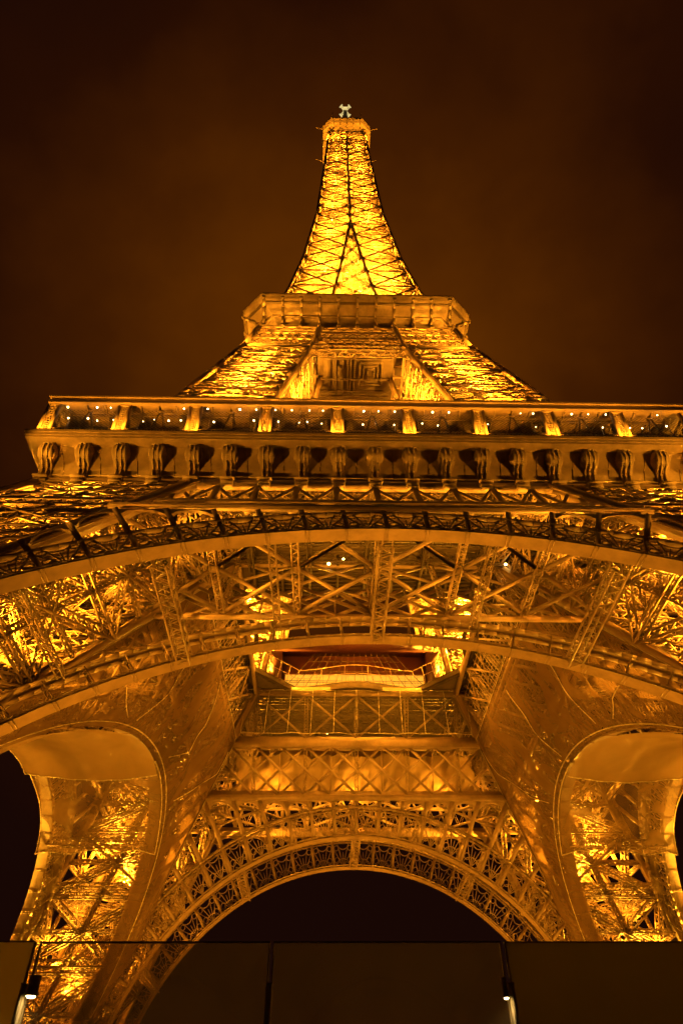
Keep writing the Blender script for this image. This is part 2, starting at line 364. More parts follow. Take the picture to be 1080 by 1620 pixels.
# ---- arches: two ribs per side, ornament ring, spandrels, cross struts
RI, RO = 38.3, 42.0
ZC = 42.55          # underside of the chord over the arch
def r_edge(t): return 46.55 / (math.sin(abs(t)) + .545 * math.cos(t))
def rib_point(k, R, t, wf, off): 
    z = R * math.cos(t); return side(k)(R * math.sin(t), float(wf(z)) + off, z)
DT = math.radians(4.7)
def arch(k, detail):
    root = MB()          # spandrel chord plates
    nrm = nrm_of(k)
    chord = lambda wf, off: (side(k)(-float(wi(ZC)) - .2, float(wf(ZC + .7)) + off, ZC + .7), side(k)(float(wi(ZC)) + .2, float(wf(ZC + .7)) + off, ZC + .7))
    for wf, off in ((wo, .05 + (.9 if k == 0 else 0)), (wi, -.05)):
        a, b = chord(wf, off); root.bar(a, b, .35, (.6 if k == 0 else 1.35), (0, 0, 1))
        root.bar(lerp(a, b, 0), lerp(a, b, 1), .7 if k else .5, .14, (0, 0, 1))
    A = root.build('arch', IRONP, T)
    for wf, s in ((wo, -1), (wi, 1)):
        rb = MB(); ex = MB(); orn = MB(); spd = MB()
        tmax = math.radians(80); n = 96
        ts = np.linspace(-tmax, tmax, n + 1)
        D = 1.25         # depth of the rib, inwards from the face
        sh = (-.95 if k == 0 else -.1) if wf is wo else 0.0
        plain = (k == 0 and wf is wi)
        for t0, t1 in zip(ts[:-1], ts[1:]):
            # soffit plate with two small flanges
            P = lambda R, t, o: rib_point(k, R, t, wf, (o + sh) * s)
            for Ra, Rb in ((RI, RI + .1),):
                q = [P(Ra, t0, -.12), P(Ra, t0, D), P(Ra, t1, D), P(Ra, t1, -.12)]; p = [P(Rb, t0, -.12), P(Rb, t0, D), P(Rb, t1, D), P(Rb, t1, -.12)]
                rb.face(*q); rb.face(*p[::-1]); rb.face(q[0], q[3], p[3], p[0]); rb.face(q[1], p[1], p[2], q[2])
            for o in (.02, D - .1): rb.bar(P(RI + .3, t0, o), P(RI + .3, t1, o), .12, .42, P(1, (t0 + t1) / 2, 0))
            if RO < r_edge((t0 + t1) / 2) + .3:
                for o in (.02, D - .1): ex.bar(P(RO - .15, t0, o), P(RO - .15, t1, o), .14, .5, P(1, (t0 + t1) / 2, 0))
                q = [P(RO + .095, t0, -.05), P(RO + .095, t0, D), P(RO + .095, t1, D), P(RO + .095, t1, -.05)]; ex.face(*q)
        for t in np.arange(-tmax, tmax, DT):
            for e_ in (-.0035, .0035): rb.bar(rib_point(k, RI - .01, t + e_, wf, (sh - .1) * s), rib_point(k, RI - .01, t + e_, wf, (sh + D) * s), .09, .05, P(1, t, 0))
        rb.build('rib', IRONP, A); ex.build('extrados_chord', IRONP, A)
        N = int(tmax / DT)
        rob = lambda t: min(RO, r_edge(t))
        for i in range(-N, N + 1):
            t = i * DT; R1 = rob(t)
            if R1 - RI < .6: continue
            up = nrm
            P = lambda R, t, o: rib_point(k, R, t, wf, (o + sh) * s)
            orn.bar(P(RI + .2, t, 0), P(R1, t, 0), (.38 if k == 0 else .5) if not plain else .14, .12, up)
            orn.lat(P(RI + .2, t, D * .5), P(R1, t, D * .5), .9, .3, P(0.001, t + 1.57, 0) if False else (side(k)(1, 0, 0)), .7, .09, .06, flat=True)
            if i == N or plain: continue
            tm = t + DT / 2; R2 = rob(t + DT); Rm = min(R1, R2); h = Rm - RI
            if h < 1.2: continue
            c = P(RI + .25, tm, .05)
            for q in (-.42, -.2, 0, .2, .42): orn.bar(c, P(RI + h * (.8 if q else .62) - abs(q) * .8, tm + q * DT, .05), .11, .1, up)
            # scrolls and half-rounds
            for (rc, tq, rad, a0, a1, w) in ((RI + h * .98, tm, .95, math.pi, 2 * math.pi, .12), (RI + h * .34, tm - .30 * DT, .42, 0, 2 * math.pi, .1), (RI + h * .34, tm + .30 * DT, .42, 0, 2 * math.pi, .1),
                                             (RI + h * .78, tm - .33 * DT, .36, 0, 2 * math.pi, .1), (RI + h * .78, tm + .33 * DT, .36, 0, 2 * math.pi, .1), (RI + .2, tm, 1.25, 0, math.pi, .1)):
                m_ = 8; pts = []
                for j in range(m_ + 1):
                    a = a0 + (a1 - a0) * j / m_
                    pts.append(P(rc + rad * math.sin(a), tq + rad * math.cos(a) / rc, .05))
                orn.bars(pts, w, .1, up)
        orn.build('ornament_ring', IRON, A)
        # spandrel: leaning posts with round-headed openings
        rbnd = lambda t: min(ZC / math.cos(t), r_edge(t))
        DS = DT * 1.0
        for i in range(-N, N + 1):
            t = i * DS; R1 = rbnd(t)
            P = lambda R, t, o: rib_point(k, R, t, wf, (o + sh) * s)
            if R1 - RO < .35 or plain: continue
            sp_ = MB() if k in (0, 2) else spd
            sp_.bar(P(RO, t, 0), P(R1 + .1, t, 0), .46 if k == 0 else .62, .14, nrm)
            if k in (0, 2): sp_.build('spandrel_post', IRONP, A)
        for i in range(-N, N):
            t0, t1 = i * DS, (i + 1) * DS
            R0 = min(rbnd(t0), rbnd(t1)) - RO
            if R0 < (2.3 if k == 0 else .8) or plain: continue
            hh = min(1.0, R0 * .5); m_ = 10; lo = []; hi = []
            for j in range(m_ + 1):
                q = j / m_; t = t0 + (t1 - t0) * q; xx = min(1, abs(2 * q - 1) / .8)
                rb_ = rbnd(t); ra = rb_ - .12 - hh * (1 - math.sqrt(max(0, 1 - xx * xx)))
                lo.append(P(ra, t, .0)); hi.append(P(rb_ + .1, t, .0))
            sd_ = MB() if k in (0, 2) else spd
            sd_.grid([lo, hi])
            lo2 = []
            for j in range(m_ + 1):
                q = j / m_; t = t0 + (t1 - t0) * q; xx = min(1, abs(2 * q - 1) / .8)
                ra = rbnd(t) - .12 - hh * (1 - math.sqrt(max(0, 1 - xx * xx))); lo2.append(P(ra, t, .35))
            sd_.grid([lo, lo2])
            if k in (0, 2): sd_.build('spandrel_arch', IRONP, A)
        if spd.b or spd.f: spd.build('spandrel', IRON, A)
    for deg in (-53, -26.5, 0, 26.5, 53):
        t = math.radians(deg); cs = MB()
        cs.lat(rib_point(k, RI + .2, t, wo, -.8), rib_point(k, RI + .2, t, wi, .8), 1.15, .9, (0, 0, 1), .75, .14, .075)
        cs.build('cross_strut', IRON, A)
    for deg in (-40, -13.2, 13.2, 40):
        t = math.radians(deg); thin = MB()
        thin.lat(rib_point(k, RO - .2, t, wo, -.8), rib_point(k, RO - .2, t, wi, .8), .6, .5, (0, 0, 1), .7, .1, .06)
        thin.build('wind_tie', IRON, A)
for k in range(4): arch(k, True)

# ---- girders above the arches (outer face and inner face of the ring), and under the first floor
def flatx(mb, k, wf, off, a0, a1, z0, z1, w, dpt, up):
    P = side(k)
    mb.bar(P(a0, float(wf(z0)) + off, z0), P(a1, float(wf(z1)) + off, z1), dpt, w, up) if False else mb.bar(P(a0, float(wf(z0)) + off, z0), P(a1, float(wf(z1)) + off, z1), w, dpt, up)
for k in range(4):
    up = nrm_of(k); P = side(k)
    # outer girder
    gm = MB()
    for z, h in ((51.9, 1.0), (46.4, .45)):
        a = float(wo(z)); gm.bar(P(-a, a + .1, z), P(a, a + .1, z), .5, h, (0, 0, 1))
    zt = 43.3
    for s in (-1, 1):
        gm.bar(P(s * float(wi(zt)), float(wo(zt)) + .1, zt), P(s * float(wo(zt)), float(wo(zt)) + .1, zt), .4, .6, (0, 0, 1))
    G = gm.build('arch_girder', IRON, T)
    x = MB(); step = 3.93
    for i in range(-9, 10):
        a = i * step
        if abs(a) < float(wi(47)) + .5: x.bar(P(a, float(wo(43.9)) + .05, 43.9), P(a, float(wo(51.6)) + .05, 51.6), .62, .2, up)
        for di in (-1, 1):
            for (za, zb, span) in ((43.9, 51.6, 1.0),):
                p = P(a, float(wo(za)) + (.05 if di > 0 else -.15), za); q = P(a + di * step * span, float(wo(zb)) + (.05 if di > 0 else -.15), zb)
                if abs(a) <= float(wo(44)) - .5 and abs(a + di * step) <= float(wo(51.6)) + 1.5: x.bar(p, q, .34, .16, up)
                p = P(a + step / 2, float(wo(za)) - .7, za); q = P(a + step / 2 + di * step, float(wo(zb)) - .7, zb)
                if abs(a) <= float(wo(44)) - .5: x.lat(p, q, .35, .1, up, .4, .06, .04, flat=True) if abs(a + step / 2 + di * step) < float(wo(zb)) else None
    x.build('lattice_web', IRON, G)
    # inner girder
    gm = MB()
    a = float(wi(50)) + .3
    if k: gm.bar(P(-a, float(wi(50)) - .1, 50.0), P(a, float(wi(50)) - .1, 50.0), .4, 1.5 if k == 2 else .5, (0, 0, 1)); gm.bar(P(-a, float(wi(49.3)) + .3, 49.3), P(a, float(wi(49.3)) + .3, 49.3), 1.0, .14, (0, 0, 1))
    a = float(wi(57)); gm.bar(P(-a, float(wi(56.6)), 56.6), P(a, float(wi(56.6)), 56.6), .4, 1.4, (0, 0, 1))
    G2 = gm.build('inner_girder', IRONP, T)
    x = MB(); st = 3.9
    for i in range(-5, 6):
        a = i * st
        if i % 2 == 0: x.lat(P(a, float(wi(43.4)) + .3, 43.4), P(a, float(wi(56.4)) + .3, 56.4), .5, .4, up, .5, .1, .06)
        else: x.bar(P(a, float(wi(43.4)) + .2, 43.4), P(a, float(wi(49.4)) + .2, 49.4), .16, .12, up)
    for i in range(-6, 7):
        a = i * st
        for di in (-1, 1):
            o = 0.0 if di > 0 else .22
            p, q = P(a, float(wi(43.4)) + o, 43.4), P(a + di * 2 * st * .97, float(wi(49.4)) + o, 49.4)
            lim = float(wi(49.4)) + .4
            if abs(a + di * 1.94 * st) > lim:
                fr_ = (lim - abs(a)) / (1.94 * st)
                if fr_ < .15 or a * di < 0: continue
                q = lerp(p, q, fr_)
            if abs(a) > 22.6: continue
            x.bar(p, q, .36, .16, up)
    for i in range(-2, 3):
        a = i * 7.8
        for di in (-1, 1):
            if abs(a + di * 7.8) < 18: x.bar(P(a, float(wi(50.6)) + (.1 if di > 0 else .3), 50.6), P(a + di * 7.8, float(wi(56.2)) + (.1 if di > 0 else .3), 56.2), .3, .18, up)
    # horizontal wind bracing between the inner and outer girder
    hb_ = MB(); zh = 43.75; y0, y1 = float(wi(zh)) + .3, float(wo(zh)) - .3; ym = (y0 + y1) / 2
    for i in range(-3, 4):
        a = i * 7.8
        if abs(a) < 22: hb_.lat(P(a, y0, zh), P(a, y1, zh), .62, .55, (0, 0, 1), .55, .12, .07)
        for di in (-1, 1):
            b = a + di * 7.8; c_ = a + di * 15.6
            if abs(b) <= 24: hb_.bar(P(a, y0, zh - .1 * di), P(b, ym, zh - .1 * di), .4, .22)
            if abs(c_) <= 24 and abs(b) <= 24: hb_.bar(P(b, ym, zh - .1 * di), P(c_, y1, zh - .1 * di), .4, .22)
            if abs(b) <= 24: hb_.bar(P(a, y1, zh + .1 * di), P(b, ym, zh + .1 * di), .4, .22) if abs(a) < 1e-6 or abs(b) > abs(a) and abs(a) < 16 else None
        if abs(a) < 22: hb_.box(P(a, ym, zh - .26), (1.0, 1.0, .06))
    hb_.build('horizontal_bracing', IRONP, G2)
    if k in (1, 3):
        for i in range(-11, 12):
            a = i * 1.75
            if abs(a) < 19.5:
                x.bar(P(a, float(wi(43.4)) + .6, 43.4), P(a + 1.75, float(wi(56)) + .6, 56), .12, .1, up)
                x.bar(P(a, float(wi(43.4)) + .6, 43.4), P(a - 1.75, float(wi(56)) + .6, 56), .12, .1, up)
                x.bar(P(-19, float(wi(43.5 + (i + 11) * .55)) + .6, 43.5 + (i + 11) * .55), P(19, float(wi(43.5 + (i + 11) * .55)) + .6, 43.5 + (i + 11) * .55), .08, .08, up)
    x.build('lattice_web', IRON, G2)

# ---- first platform
fp = MB()
H1 = 35.35; HV = 15.2
def ring_slab(mb, ho, hi_, z0, z1, co=0.0, ci=0.0):
    def octo(h, c): return [(-h + c, -h), (h - c, -h), (h, -h + c), (h, h - c), (h - c, h), (-h + c, h), (-h, h - c), (-h, -h + c)]
    A, B = octo(ho, co), octo(hi_, ci)
    for i in range(8):
        j = (i + 1) % 8
        a0, a1, b0, b1 = A[i], A[j], B[i], B[j]
        mb.face((*a0, z1), (*a1, z1), (*b1, z1), (*b0, z1)); mb.face((*b0, z0), (*b1, z0), (*a1, z0), (*a0, z0))
        if a0 != a1: mb.face((*a0, z0), (*a1, z0), (*a1, z1), (*a0, z1))
        if b0 != b1: mb.face((*b1, z0), (*b0, z0), (*b0, z1), (*b1, z1))
ring_slab(fp, H1 - .7, HV + .9, 56.9, 57.4, 0, 6.5)
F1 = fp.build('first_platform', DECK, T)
co = MB()
HC = 35.95
ring_slab(co, HC, HC - 2.4, 56.86, 57.2); ring_slab(co, HC - .22, HC - 2.3, 56.2, 56.5); ring_slab(co, HC - .12, HC - 2.2, 56.51, 56.85)
co.build('cornice', FRIEZE, F1)
for k in range(4):
    P = side(k); fr = MB()
    prof = [(33.25, 51.6), (33.35, 52.9), (33.45, 53.0), (33.7, 54.4), (34.1, 55.6), (34.75, 56.5), (35.0, 56.75)]
    n = 18
    rows = []
    for o, z in prof: rows.append([P(-o + 2 * o * j / n, o, z) for j in range(n + 1)])
    fr.grid(rows)
    o2 = 33.15
    fr.bar(P(-33.35, 33.4, 53.0), P(33.35, 33.4, 53.0), .16, .16)
    for j in range(18):    # panel seams
        a = -33.4 + 66.8 * (j + .5) / 18
        fr.bars([P(a * o / 33.4, o + .02, z) for o, z in prof[1:-1]], .07, .05, nrm_of(k))
    fr.build('frieze', FRIEZE, F1)
# console: scroll bracket with a rolled head and a small foot
def console_mesh():
    m = MB(); w = .62
    prof = [(-.1, 51.9), (.3, 52.0), (.42, 52.3), (.32, 52.9), (.28, 53.4), (.38, 54.0), (.7, 54.45), (1.2, 54.6), (1.62, 54.85), (1.9, 55.3), (1.96, 55.8), (1.8, 56.3), (1.5, 56.6), (.8, 56.75), (.0, 56.7)]
    L = [(-w, -(33.3 + o), z) for o, z in prof]; R = [(w, -(33.3 + o), z) for o, z in prof]
    m.grid([L, R])
    for s, row in ((-1, L), (1, R)):
        back = [(row[0][0], -33.0, p[2]) for p in row]; m.grid([row, back])
    for s in (-1, 1):       # volutes on the cheeks
        for rad, t in ((.85, .1), (.6, .18), (.32, .26)):
            c = (s * (w + t * .5), -(33.3 + 1.05), 55.65)
            ring = [(0, rad * math.cos(a), rad * math.sin(a)) for a in np.linspace(0, 2 * math.pi, 15)]
            m.grid([[(s * (w - .02), c[1] + q[1], c[2] + q[2]) for q in ring], [(s * (w + t), c[1] + q[1], c[2] + q[2]) for q in ring], [(s * (w + t), c[1] + q[1] * .05, c[2] + q[2] * .05) for q in ring]])
        m.bars([(s * .24, -(33.3 + .34), 53.0), (s * .24, -(33.3 + .45), 54.05), (s * .24, -(33.3 + 1.3), 54.62), (s * .24, -(33.3 + 1.98), 55.4), (s * .24, -(33.3 + 1.86), 56.3)], .2, .14, (1, 0, 0))
    m.box((0, -33.75, 52.15), (1.25, .7, .5)); m.box((0, -33.85, 52.55), (1.45, .95, .18)); m.box((0, -33.8, 51.8), (1.1, .55, .35))
    m.box((0, -34.3, 56.68), (1.35, 1.5, .16))
    return m
c0 = console_mesh().build('console', FRIEZE, F1)
first = True
for k in range(4):
    for i in range(-9, 10):
        if k == 2 or (k in (1, 3) and abs(i) == 9): continue
        if k in (1, 3) and (i > -4 if k == 1 else i < 4): continue
        if k == 0 and i == -9: o = c0
        else:
            o = c0.copy(); COL.objects.link(o); o.parent = F1
        a = i * 3.72
        Rm_ = Matrix.Rotation(k * math.pi / 2, 4, 'Z') @ Matrix.Translation((a, 0, -.42)); o.matrix_basis = Rm_
# gallery over the deck
post0 = None; arm0 = None
for k in range(4):
    P = side(k); up = nrm_of(k)
    g_ = MB()   # roof: fascia, gutter lip, soffit
    h0 = 35.25
    z0 = 62.55; z1 = 63.6
    for (h_, za, zb, dpt) in ((h0, 62.8, 63.5, .35), (h0 + .22, 63.5, 63.73, .6), (h0 + .1, 62.65, 62.83, .4)):
        g_.face(P(-h_, h_, za), P(h_, h_, za), P(h_, h_, zb), P(-h_, h_, zb)); hh = h_ - dpt
        g_.face(P(-h_, h_, za), P(-hh, hh, za), P(hh, hh, za), P(h_, h_, za)); g_.face(P(-h_, h_, zb), P(h_, h_, zb), P(hh, hh, zb), P(-hh, hh, zb))
    hb = 28.5
    g_.face(P(-h0, h0 - .02, 63.0), P(-hb, hb, 63.4), P(hb, hb, 63.4), P(h0, h0 - .02, 63.0)); g_.face(P(-h0, h0 - .02, 63.6), P(h0, h0 - .02, 63.6), P(hb, hb, 64.0), P(-hb, hb, 63.7))
    for a in np.arange(-31.4, 32, 1.96): g_.bar(P(a, h0 - .3, 62.9), P(a, hb, 63.25), .12, .2)
    for o in (33.3, 31.5, 29.8): g_.bar(P(-o, o, 62.85 + (35 - o) * .06), P(o, o, 62.85 + (35 - o) * .06), .14, .22)
    g_.build('gallery_roof', IRONP, F1)
    bw = MB()
    bw.face(P(-hb, hb, 57.4), P(hb, hb, 57.4), P(hb, hb, 63.4), P(-hb, hb, 63.4))
    for a in np.arange(-27.5, 28, 1.96): bw.bar(P(a, hb + .1, 57.4), P(a, hb + .1, 63), .12, .12)
    for z in (58.5, 60.0): bw.bar(P(-hb, hb + .08, z), P(hb, hb + .08, z), .1, .14)
    bw.build('gallery_back_wall', DECK, F1)
    rl = MB()
    for z in (58.0, 58.35, 58.7): rl.bar(P(-34.9, 34.9, z), P(34.9, 34.9, z), .07, .07)
    for a in np.arange(-34.8, 34.9, .32): rl.bar(P(a, 34.9, 57.75), P(a, 34.9, 58.75), .07, .07)
    rl.build('railing', IRON, F1)
    if k == 2: continue
    if k in (0, 1, 3):
        gmesh = MB()
        n = 9
        for i in range(n):
            a0, a1 = -35.35 + i * 7.855 + .6, -35.35 + (i + 1) * 7.855 - .6
            a0 *= .975; a1 *= .975
            gmesh.grid([[P(a0, 34.55, 58.75), P(a1, 34.55, 58.75)], [P(a0, 34.5, 62.0 ), P((a0 + a1) / 2, 34.5, 61.6)] if False else [P(a0, 34.5, 62.5), P(a1, 34.5, 62.5)]])
            s = .42
            nn = int((a1 - a0) / s)
            for j in range(-8, nn):
                p = a0 + j * s
                for d_ in (0, 1):
                    x0, x1 = p, p + 3.45
                    za, zb = (58.75, 62.2) if d_ == 0 else (62.2, 58.75)
                    if x0 < a0: za += (zb - za) * (a0 - x0) / 3.45; x0 = a0
                    if x1 > a1: zb -= (zb - za) * (x1 - a1) / (x1 - x0 + 1e-6); x1 = a1
                    if x1 - x0 > .1: gmesh.bar(P(x0, 34.57, za), P(x1, 34.57, zb), .035, .035, up)
        gmesh.build('guard_mesh', MESHM, F1)
    for i in range(10):
        a = (-35.35 + i * 7.855) * .983
        if k == 1 and (i == 0 or i > 4): continue
        if k == 3 and (i == 9 or i < 5): continue
        pm = MB()
        pm.bar((-.56, 0, 57.75), (-.56, -.05, 62.8), .3, .3, (0, 1, 0)); pm.bar((.56, 0, 57.75), (.56, -.05, 62.8), .3, .3, (0, 1, 0))
        for j in range(15):
            za, zb = 58.1 + j * .31, 58.1 + (j + 1) * .31
            za *= 1; ya, yb = (57.75 - za) / 5 * .05, (57.75 - zb) / 5 * .05
            pm.bar((-.5, ya, za), (.5, yb, zb), .1, .06, (0, 1, 0)); pm.bar((.5, ya, za), (-.5, yb, zb), .1, .06, (0, 1, 0))
        pm.box((0, -.05, 57.95), (1.6, .7, .4)); pm.box((0, .0, 58.2), (1.42, .55, .16)); pm.box((0, 0, 62.6), (1.15, .5, .3))
        if post0 is None: post0 = pm.build('gallery_post', IRONP, F1); o = post0
        else: o = post0.copy(); COL.objects.link(o); o.parent = F1
        o.matrix_basis = Matrix.Rotation(k * math.pi / 2, 4, 'Z') @ Matrix.Translation((a, -34.85, 0))
        if i < 9 and k == 0:
            am = a + 3.87
            if arm0 is None:
                v_ = MB(); v_.bar((-1.0, .6, 58.5), (-.1, .4, 62.2), .14, .14, (0, 1, 0)); v_.bar((.9, .6, 58.6), (.1, .4, 62.2), .14, .14, (0, 1, 0)); v_.box((0, .4, 62.2), (.6, .3, .3))
                v_.bar((-2.6, 1.6, 58.2), (-2.6, 1.6, 62.6), .1, .1, (0, 1, 0)); v_.bar((2.6, 1.6, 58.2), (2.6, 1.6, 62.6), .1, .1, (0, 1, 0))
                arm0 = v_.build('mid_strut', IRON, F1); o = arm0
            else: o = arm0.copy(); COL.objects.link(o); o.parent = F1
            o.matrix_basis = Matrix.Translation((am, -34.85, 0))
# walkway deck across the near side of the void
wk = MB(); wk.box((0, -13.3, 57.0), (29, 7.4, .5))
for y in np.arange(-16.8, -9.6, .75): wk.bar((-14.4, y, 56.62), (14.4, y, 56.62), .2, .3)
for x_ in np.arange(-13.9, 14, 3.475): wk.bar((x_, -17, 56.3), (x_, -9.6, 56.3), .3, .7)
wk.bar((-14.5, -9.5, 56.8), (14.5, -9.5, 56.8), .25, 1.1)
wk.build('void_walkway', DECK, F1)
# floor beams under the deck
fb = MB()
for k in range(4):
    P = side(k); up = (0, 0, 1)
    for i in range(-4, 5):
        a = i * 6.95
        fb.lat(P(a, 16.3, 55.6), P(a, 32.5, 54.9), .5, 2.2, up, 1.1, .14, .08)
    for o in (17.5, 20.5, 24, 27.5, 31): fb.lat(P(-o, o, 55.9), P(o, o, 55.9), .4, 1.5, up, 1.0, .12, .07)
    for o in np.arange(16.6, 33.5, .9): fb.bar(P(-o, o, 56.75), P(o, o, 56.75), .16, .28)
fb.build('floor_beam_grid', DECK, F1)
# rim of the central void: curved beam and glass balustrade
rim = MB()
def void_pts(h, c, z, bulge):
    base = [(-h + c, h), (h - c, h)]
    pts = []
    octv = [(-h + c, -h), (h - c, -h), (h, -h + c), (h, h - c), (h - c, h), (-h + c, h), (-h, h - c), (-h, -h + c)]
    for i in range(8):
        a, b = octv[i], octv[(i + 1) % 8]
        for j in range(10):
            q = j / 10; x, y = a[0] + (b[0] - a[0]) * q, a[1] + (b[1] - a[1]) * q
            if i % 2 == 0:
                L = math.hypot(x, y); k_ = bulge * math.sin(math.pi * q) ** 2
                if i == 0: y += k_
                if i == 2: x -= k_
                if i == 4: y -= k_
                if i == 6: x += k_
            pts.append((x, y, z))
    return pts + [pts[0]]
A = void_pts(16.6, 7, 56.6, 1.8); B = void_pts(16.6, 7, 57.9, 1.8); C2 = void_pts(16.1, 6.8, 56.6, 1.8)
rim.grid([C2, A, B])
rim.bars(A, .16, .16); rim.bars(B, .14, .14)
rim.build('void_rim', DECK, F1)
bal = MB(); tp_ = void_pts(15.7, 6.6, 60.4, 1.8)
for i in range(0, 81, 2): bal.bar(B[i], tp_[i], .06, .06)
bal.bars(tp_, .07, .07); bal.bars([lerp(a, b, .5) for a, b in zip(B, tp_)], .05, .05)
bal.build('void_balustrade', IRON, F1)

# ---- upper legs between the platforms
LEV2 = [58, 64.5, 71, 77.5, 84, 90, 95.5, 100.8]
for sx in (-1, 1):
    for sy_ in (-1, 1):
        C = lambda ix, iy: (lambda z: corner(sx, sy_, ix, iy, z))
        zz = [57.5, 68, 80, 90, 101, 109, 115]
        ib = MB()
        for j, z in enumerate(LEV2[:-1]):
            a, b, c, d = [C(*k)(z) for k in ((0, 0), (0, 1), (1, 1), (1, 0))]; z2 = LEV2[j + 1]
            ib.lat(a, c, .5, .4); ib.lat(b, d, .5, .4)
            ctr = lerp(C(0, 0)(z2), C(1, 1)(z2), .5)
            for p in (a, b, c, d): ib.lat(p, ctr, .4, .4)
        for a, b in ((.3, .55), (.55, .3), (.7, .7)):
            ib.bars([lerp(lerp(C(0, 0)(z), C(1, 0)(z), a), lerp(C(0, 1)(z), C(1, 1)(z), a), b) for z in zz], .35, .35)
        UL = ib.build('upper_leg', IRON, T)
        for ix in (0, 1):
            for iy in (0, 1):
                m = MB(); e_ = C(ix, iy); m.bars([e_(z) for z in zz], .8, .8, (sx, sy_, 0))
                m.bars([(p[0], p[1] - .0, p[2]) for p in map(e_, zz)], 1.15, .1, (0, 1, 0)); m.bars([e_(z) for z in zz], .1, 1.15, (0, 1, 0))
                m.build('edge_beam', IRON, UL)
        for e1, e2, up in [(C(0, 0), C(1, 0), (0, sy_, .3)), (C(0, 1), C(1, 1), (0, -sy_, .3)), (C(0, 0), C(0, 1), (sx, 0, .3)), (C(1, 0), C(1, 1), (-sx, 0, .3))]:
            fbm = MB()
            for z0, z1 in zip(LEV2[:-1], LEV2[1:]):
                fbm.bar(e1(z0), e2(z1), .36, .12, up); fbm.bar(e2(z0), e1(z1), .36, .12, up); fbm.bar(e1(z1), e2(z1), .3, .12, up)
                ca, cb = lerp(C(0, 0)(z0), C(1, 1)(z0), .5), lerp(C(0, 0)(z1), C(1, 1)(z1), .5)
                for p_, q_ in ((lerp(e1(z0), ca, .2), lerp(e2(z1), cb, .2)), (lerp(e2(z0), ca, .2), lerp(e1(z1), cb, .2))): fbm.lat(p_, q_, .6, .5, (0, 0, 1), .9, .15, .11)
            for zh in np.arange(58.6, 101, 1.35):
                p1_, p2_ = e1(zh), e2(zh); ce = lerp(C(0, 0)(zh), C(1, 1)(zh), .5)
                fbm.lat(lerp(p1_, ce, .08 + .05 * math.sin(zh * 5)), lerp(p2_, ce, .08 + .05 * math.cos(zh * 7)), .95, .2, (0, 0, 1), 1.1, .16, .14, flat=True)
            fbm.build('face_bracing', IRON, UL)

# ---- second platform
H2 = 20.48; C2c = 3.6
def ring_profile(mb, h, c, prof, inv=False):
    def octo(h, c): return [(-h + c, -h), (h - c, -h), (h, -h + c), (h, h - c), (h - c, h), (-h + c, h), (-h, h - c), (-h, -h + c), (-h + c, -h)]
    rows = []
    for o, z in prof:
        hh = h + o; cc = max(0.02, c * (hh / h) ** 1.0); rows.append([(x, y, z) for x, y in octo(hh, cc)])
    mb.grid(rows)
    return rows
sp2 = MB(); ring_slab(sp2, H2 - .4, 5.0, 112.9, 113.5, C2c, 1.5)
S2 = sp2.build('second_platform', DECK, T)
cv = MB()
COVE = [(-3.5, 109.3), (-3.3, 110.2), (-2.6, 111.5), (-1.3, 112.6), (-.35, 113.15), (-.3, 113.4), (0, 113.5), (0, 114.75), (.15, 114.8), (.15, 115.05), (-.3, 115.05)]
ring_profile(cv, H2, C2c, COVE)
ring_profile(cv, H2, C2c, [(-2.55, 111.45), (-2.3, 111.4), (-2.25, 111.75), (-2.4, 111.9)])
cv.build('cove', FRIEZE, S2)
for k in range(4):
    P = side(k)
    if k == 2: continue
    for i in range(-5, 6):
        a = i * 3.3; b = MB()
        pr = [(COVE[j][0] + H2 + .12, COVE[j][1]) for j in range(7)]
        b.bars([P(a, o, z) for o, z in pr], .42, .45, side(k)(1, 0, 0) if False else (0, 0, 1)); b.box(P(a, H2 - .1, 113.6), (.6, .6, .7))
        b.box(P(a, H2 - 3.2, 109.6), (.7, .7, .6))
        b.build('bracket', FRIEZE, S2)
lb = MB()
for k in range(4):
    P = side(k); up = nrm_of(k)
    for z in (109.3, 106.6, 104.0, 101.0): a = float(wo(z)); lb.bar(P(-a, a + .05, z), P(a, a + .05, z), .3, .34)
    for z0, z1, st in ((101.1, 103.9, 1.5), (104.1, 106.5, 1.5), (106.8, 109.2, 2.2)):
        a = float(wo(z1)); n = int(2 * a / st)
        for j in range(n):
            x0 = -a + j * 2 * a / n; x1 = -a + (j + 1) * 2 * a / n
            lb.bar(P(x0, float(wo(z0)), z0), P(x1, float(wo(z1)), z1), .13, .13, up); lb.bar(P(x1, float(wo(z0)), z0), P(x0, float(wo(z1)), z1), .13, .13, up)
    # lattice tie between the legs below the belt
    a = float(wi(98.8)) + .3; w_ = float(wo(98.8)) - .5
    lb.lat(P(-a, w_, 99.4), P(a, w_, 99.4), 1.4, 1.2, (0, 0, 1), 1.2, .16, .1)
    w_ = float(wi(98.8)); lb.lat(P(-a, w_, 99.4), P(a, w_, 99.4), 1.2, 1.2, (0, 0, 1), 1.2, .16, .1)
lb.build('lattice_belt', IRON, S2)
ub = MB()
for a in np.arange(-15, 15.1, 2.5): ub.bar((a, -15.5, 112.5), (a, 15.5, 112.5), .25, .7); ub.bar((-15.5, a, 112.3), (15.5, a, 112.3), .25, .5)
ub.build('floor_beam_grid', IRON, S2)
